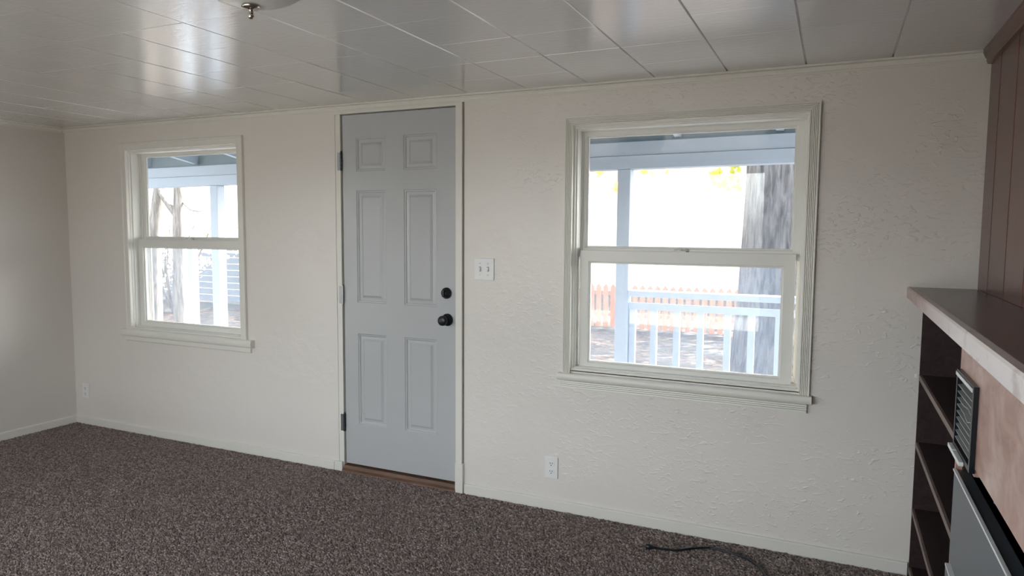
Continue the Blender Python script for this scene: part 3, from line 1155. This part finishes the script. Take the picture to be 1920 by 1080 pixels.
while yb < 1.85:
    bm = bmesh.new()
    y2 = min(yb + .14, 1.86)
    prof = [(yb, ry(yb) + .1012), (y2 - .004, ry(y2) + .1012), (y2 - .004, ry(y2) + .125), (yb, ry(yb) + .125)]
    extrude_profile(bm, prof, PX0, PX1, lambda p, t: (t, p[0], p[1] + zt(t)))
    obj('roof_board', bm, 'porch_board', porch)
    yb += .14
slanted('blocking_board', 'porch_board', PX0, PX1, 1.40, 1.42, 2.030, 2.145)
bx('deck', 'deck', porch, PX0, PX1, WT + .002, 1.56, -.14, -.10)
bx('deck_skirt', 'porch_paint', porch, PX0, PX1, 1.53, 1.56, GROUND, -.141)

rl = thing('porch_railing', (4.6, 1.4, 0), 'white porch railing with square balusters outside the wide window', 'railing')
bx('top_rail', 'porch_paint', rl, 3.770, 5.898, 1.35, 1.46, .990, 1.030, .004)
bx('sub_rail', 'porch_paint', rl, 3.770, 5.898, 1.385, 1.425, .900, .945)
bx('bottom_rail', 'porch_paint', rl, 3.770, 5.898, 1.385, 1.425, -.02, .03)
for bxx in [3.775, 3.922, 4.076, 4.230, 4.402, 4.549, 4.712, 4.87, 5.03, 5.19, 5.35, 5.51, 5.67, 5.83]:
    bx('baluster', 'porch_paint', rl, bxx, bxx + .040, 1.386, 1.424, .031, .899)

nw = thing('stair_newel', (-.95, 1.9, GROUND), 'short white newel post at the porch steps seen through the left window', 'post')
bx('post', 'porch_paint', nw, -1.00, -.93, 1.87, 1.94, GROUND, 1.26)
bm = bmesh.new()
lathe(bm, [(.062, 1.26), (.062, 1.275), (.005, 1.30)], 4, Matrix.Translation((-.965, 1.905, 0)) @ Matrix.Rotation(math.pi / 4, 4, 'Z'))
obj('cap', bm, 'porch_paint', nw)

# roof and outer rear overhang keep the sky off the room
bx('roof_slab', 'roof', None, -.6, RX + .6, RY0 - .25, WT + .002, 2.45, 2.60)
tag(bpy.data.objects['roof_slab'], 'flat dark roof over the house', 'roof', kind='structure')


# trees
def leaf_mesh():
    bm = bmesh.new()
    pts = [(0, -.5), (.10, -.25), (.42, -.30), (.30, -.05), (.55, .15), (.25, .18), (.18, .38), (0, .58), (-.18, .38), (-.25, .18), (-.55, .15), (-.30, -.05), (-.42, -.30), (-.10, -.25)]
    c = bm.verts.new((0, 0, .02))
    vs = [bm.verts.new((x, y, -.03 + .08 * abs(x))) for x, y in pts]
    for i in range(len(vs)):
        bm.faces.new((c, vs[i], vs[(i + 1) % len(vs)]))
    me = bpy.data.meshes.new('leaf')
    bm.to_mesh(me)
    bm.free()
    return me


LEAF = {}
for nm in ('leaf_y', 'leaf_g'):
    me = leaf_mesh()
    me.materials.append(M[nm])
    LEAF[nm] = me


def leaf(parent, pos, size, mat, rnd):
    o = bpy.data.objects.new('leaf', LEAF[mat])
    C.objects.link(o)
    o.parent = parent
    o.matrix_parent_inverse = parent.matrix_world.inverted()
    o.location = pos
    o.scale = (size, size, size)
    o.rotation_euler = (rnd.uniform(.9, 1.9), rnd.uniform(-.5, .5), rnd.uniform(-.9, .9))


def leaf_cloud(name, parent, mat, centers, n, size, rnd):
    """many leaves too small to pick apart: one mesh"""
    bm = bmesh.new()
    for _ in range(n):
        c, r = centers[rnd.randrange(len(centers))]
        p = Vector((rnd.gauss(0, 1), rnd.gauss(0, 1), rnd.gauss(0, 1))).normalized() * (r * rnd.random() ** .4) + Vector(c)
        u = Vector((rnd.gauss(0, 1), rnd.gauss(0, 1), rnd.gauss(0, 1))).normalized()
        w = u.orthogonal().normalized()
        s = size * rnd.uniform(.6, 1.3)
        bm.faces.new([bm.verts.new(q) for q in (p - u * s, p + w * s * .6, p + u * s, p - w * s * .6)])
    o = obj(name, bm, mat, parent)
    o['kind'] = 'stuff'
    return o


rt_ = random.Random(11)
big = thing('maple_tree', (4.68, 3.2, GROUND), 'thick rough-barked maple trunk just beyond the porch railing', 'tree')
bm = bmesh.new()
lev = [(-.55, .58), (-.30, .50), (0, .44), (.4, .40), (.9, .365), (1.5, .35), (2.2, .345), (3.2, .33), (4.5, .28), (6.0, .2)]
pts = [(4.62 + .012 * z, 3.25 + .02 * z, z) for z, r in lev]
tube(bm, smooth_path(pts, 4), [r for i in range(len(lev) - 1) for r in [lev[i][1] + (lev[i + 1][1] - lev[i][1]) * k / 4 for k in range(4)]] + [lev[-1][1]], 28)
for v in bm.verts:
    a = math.atan2(v.co.y - 3.25, v.co.x - 4.62)
    f = 1 + .035 * math.sin(9 * a + v.co.z * 1.3) + .02 * math.sin(17 * a - v.co.z)
    v.co.x = 4.62 + .012 * v.co.z + (v.co.x - 4.62 - .012 * v.co.z) * f
    v.co.y = 3.25 + (v.co.y - 3.25) * f
obj('trunk', bm, 'bark', big, True)
for ctrl, rad in (([(4.5, 3.2, 3.0), (3.6, 3.1, 3.0), (2.9, 3.2, 2.55), (2.75, 3.25, 2.2)], .03),
                  ([(4.4, 3.0, 2.6), (4.25, 2.95, 2.2), (4.16, 2.95, 1.98)], .012),
                  ([(4.7, 3.3, 4.5), (3.4, 3.6, 5.2), (2.0, 4.0, 5.6)], .10),
                  ([(4.8, 3.3, 4.8), (6.4, 3.6, 5.6), (7.6, 4.2, 6.0)], .10)):
    bm = bmesh.new()
    sp = smooth_path(ctrl, 6)
    tube(bm, sp, [rad * (1 - .75 * i / (len(sp) - 1)) for i in range(len(sp))], 8)
    obj('branch', bm, 'bark', big, True)
for k in range(16):
    leaf(big, (2.95 + rt_.uniform(-.28, .30), 3.2 + rt_.uniform(-.1, .1), 1.94 + rt_.uniform(-.16, .10)), rt_.uniform(.08, .13), 'leaf_y', rt_)
for k in range(8):
    leaf(big, (3.48 + rt_.uniform(-.14, .14), 3.25, 1.98 + rt_.uniform(-.03, .06)), rt_.uniform(.06, .09), 'leaf_y', rt_)
for k in range(22):
    leaf(big, (4.16 + rt_.uniform(-.14, .12), 3.0 + rt_.uniform(-.08, .08), 1.93 + rt_.uniform(-.16, .12)), rt_.uniform(.05, .09), rt_.choice(('leaf_g', 'leaf_y', 'leaf_g')), rt_)
leaf_cloud('crown', big, 'leaf_y', [((2.2, 4.0, 5.8), 1.3), ((4.5, 3.6, 6.6), 1.6), ((7.0, 4.0, 6.2), 1.3)], 5000, .10, rt_)

for nm, lab, x, tr, brs in (
        ('slender_tree', 'slender grey tree leaning right, left of two seen through left window', -5.44,
         [(-5.50, 5.0, GROUND - .1), (-5.45, 5.0, 1.0), (-5.36, 5.0, 1.7), (-5.24, 5.0, 2.3), (-5.05, 5.0, 3.6), (-4.8, 5.1, 5.5)], []),
        ('slender_tree', 'slender grey forked tree, right of two seen through left window', -4.84,
         [(-4.86, 5.0, GROUND - .1), (-4.84, 5.0, 1.0), (-4.83, 5.0, 1.6), (-4.80, 5.0, 2.2), (-4.72, 5.0, 3.4), (-4.5, 5.2, 5.2)],
         [[(-4.84, 4.98, 1.62), (-5.02, 4.95, 1.82), (-5.22, 4.95, 2.06), (-5.5, 4.95, 2.6)], [(-4.8, 5, 1.9), (-4.55, 5, 1.72), (-4.2, 5, 1.70)]])):
    t = thing(nm, (x, 5.0, GROUND), lab, 'tree', 'slender trees by the fence')
    bm = bmesh.new()
    sp = smooth_path(tr, 6)
    tube(bm, sp, [.125 - .07 * i / (len(sp) - 1) for i in range(len(sp))], 14)
    obj('trunk', bm, 'bark2', t, True)
    for b in brs:
        bm = bmesh.new()
        sp = smooth_path(b, 6)
        tube(bm, sp, [(.06 if b is brs[0] else .016) * (1 - .5 * i / (len(sp) - 1)) for i in range(len(sp))], 10)
        obj('branch', bm, 'bark2', t, True)
    leaf_cloud('crown', t, 'leaf_g', [((x + .1, 5.1, 5.0), .9), ((x, 5.1, 4.0), .45)], 700, .05, rt_)

# picket fence along the back of the yard
fc = thing('picket_fence', (0, 10, GROUND), 'reddish wooden picket fence at the back of the yard', 'fence')
FY = 9.6
for z in (-.20, .20):
    bx('rail', 'picket', fc, -5.3, 5.8, FY + .022, FY + .06, z, z + .08)
bm = bmesh.new()
prof = [(0, GROUND + .04), (.095, GROUND + .04), (.095, .36), (.0475, .42), (0, .36)]
extrude_profile(bm, prof, 0, .02, lambda p, t: (p[0], t, p[1]))
pk = obj('picket', bm, 'picket', fc)
pk.location = (-.6, FY, 0)
i = 1
xx = -5.2
while xx < 5.4:
    if abs(xx + .6) > .07:
        c = pk.copy()
        C.objects.link(c)
        c.location = (xx, FY, 0)
    xx += .142

bf = thing('board_fence', (-12, FY, GROUND), 'weathered grey fence of horizontal boards seen through the left window', 'fence')
for px in (-20, -17.6, -15.2, -12.8, -10.4, -8.0, -5.6):
    bx('post', 'deck', bf, px, px + .09, FY + .022, FY + .11, GROUND, 1.16)
for k in range(10):
    z0 = GROUND + .05 + k * .158
    bx('board', 'deck', bf, -20, -5.5, FY, FY + .02, z0, z0 + (.14 if k < 7 else .10))

# neighbouring house across the yard
nh = thing('neighbour_house', (1, 17, GROUND), 'pale two-storey house beyond the fence', 'house')
bx('wall', 'siding', nh, -6, 8, 17, 23, GROUND, 5.4)
bm = bmesh.new()
extrude_profile(bm, [(16.4, 5.35), (20, 7.2), (23.6, 5.35)], -6.5, 8.5, lambda p, t: (t, p[0], p[1]))
obj('roof', bm, 'roof', nh)
for wx in (-3.5, .2, 4.2):
    bm = bmesh.new()
    ring(bm, wx, wx + 1.2, .55, 1.75, .08, .08, .08, .08, 16.95, 17.0)
    w = obj('window', bm, 'trim', nh)
    bx('pane', 'extwin', w, wx + .08, wx + 1.12, 16.985, 16.995, .63, 1.67)

sh = thing('garden_shrub', (-8.2, 7.6, GROUND), 'loose pale yellow shrub behind the slender trees', 'shrub')
bm = bmesh.new()
for k in range(7):
    a = rt_.uniform(-1, 1)
    tube(bm, [(-8.2, 7.6, GROUND - .05), (-8.2 + a * .6, 7.6 + rt_.uniform(-.3, .3), .5), (-8.2 + a * 1.4, 7.6, 1.6)], [.025, .018, .006], 6)
obj('stem', bm, 'bark2', sh)
leaf_cloud('foliage', sh, 'leaf_pale', [((-8.2, 7.6, 1.0), 1.0), ((-9.2, 7.7, .8), .8), ((-7.3, 7.7, 1.3), .8)], 1500, .05, rt_)

# unseen trees added clear of both window views, whose crowns shade the far yard
def added_shade_tree(px, py, label, dirs, rnd):
    st = thing('added_shade_tree', (px, py, GROUND), label, 'tree', 'unseen maples added to shade the yard')
    bm = bmesh.new()
    sp = smooth_path([(px, py, GROUND - .1), (px - .05, py, 2), (px - .2, py, 4.5), (px - .5, py, 7.2)], 6)
    tube(bm, sp, [.30 - .2 * i / (len(sp) - 1) for i in range(len(sp))], 16)
    obj('trunk', bm, 'bark', st, True)
    cl = [((px - .8, py, 7.2), 2.3)]
    for dx, dy, dz in dirs:
        e = (px + dx, py + dy, dz)
        bm = bmesh.new()
        sp = smooth_path([(px - .15, py, 4.0), (px + dx * .45, py + dy * .45, 5.6), e], 6)
        tube(bm, sp, [.12 - .09 * i / (len(sp) - 1) for i in range(len(sp))], 8)
        obj('branch', bm, 'bark', st, True)
        cl.append((e, 1.9))
    leaf_cloud('crown', st, 'leaf_y', cl, 8000, .17, rnd)


added_shade_tree(7.2, 12.6, 'unseen yellow maple added at the right to shade the yard', ((-3.2, -.6, 6.6), (-2.0, 1.9, 7.0), (1.4, -1.0, 6.8), (-1.6, -2.2, 6.4), (-4.2, .8, 6.8)), rt_)
added_shade_tree(-2.2, 13.4, 'unseen yellow maple added in the middle to shade the yard', ((-3.2, -.6, 6.6), (-2.0, 1.9, 7.0), (1.4, -1.0, 6.8), (-1.6, -2.2, 6.4), (-4.6, .8, 6.8)), rt_)
added_shade_tree(-12.3, 14.6, 'unseen yellow maple added at the left to shade the yard', ((-3.2, -.6, 6.6), (-2.0, 1.9, 7.0), (1.4, -1.0, 6.8), (-1.6, -2.2, 6.4), (-4.6, .8, 6.8)), rt_)
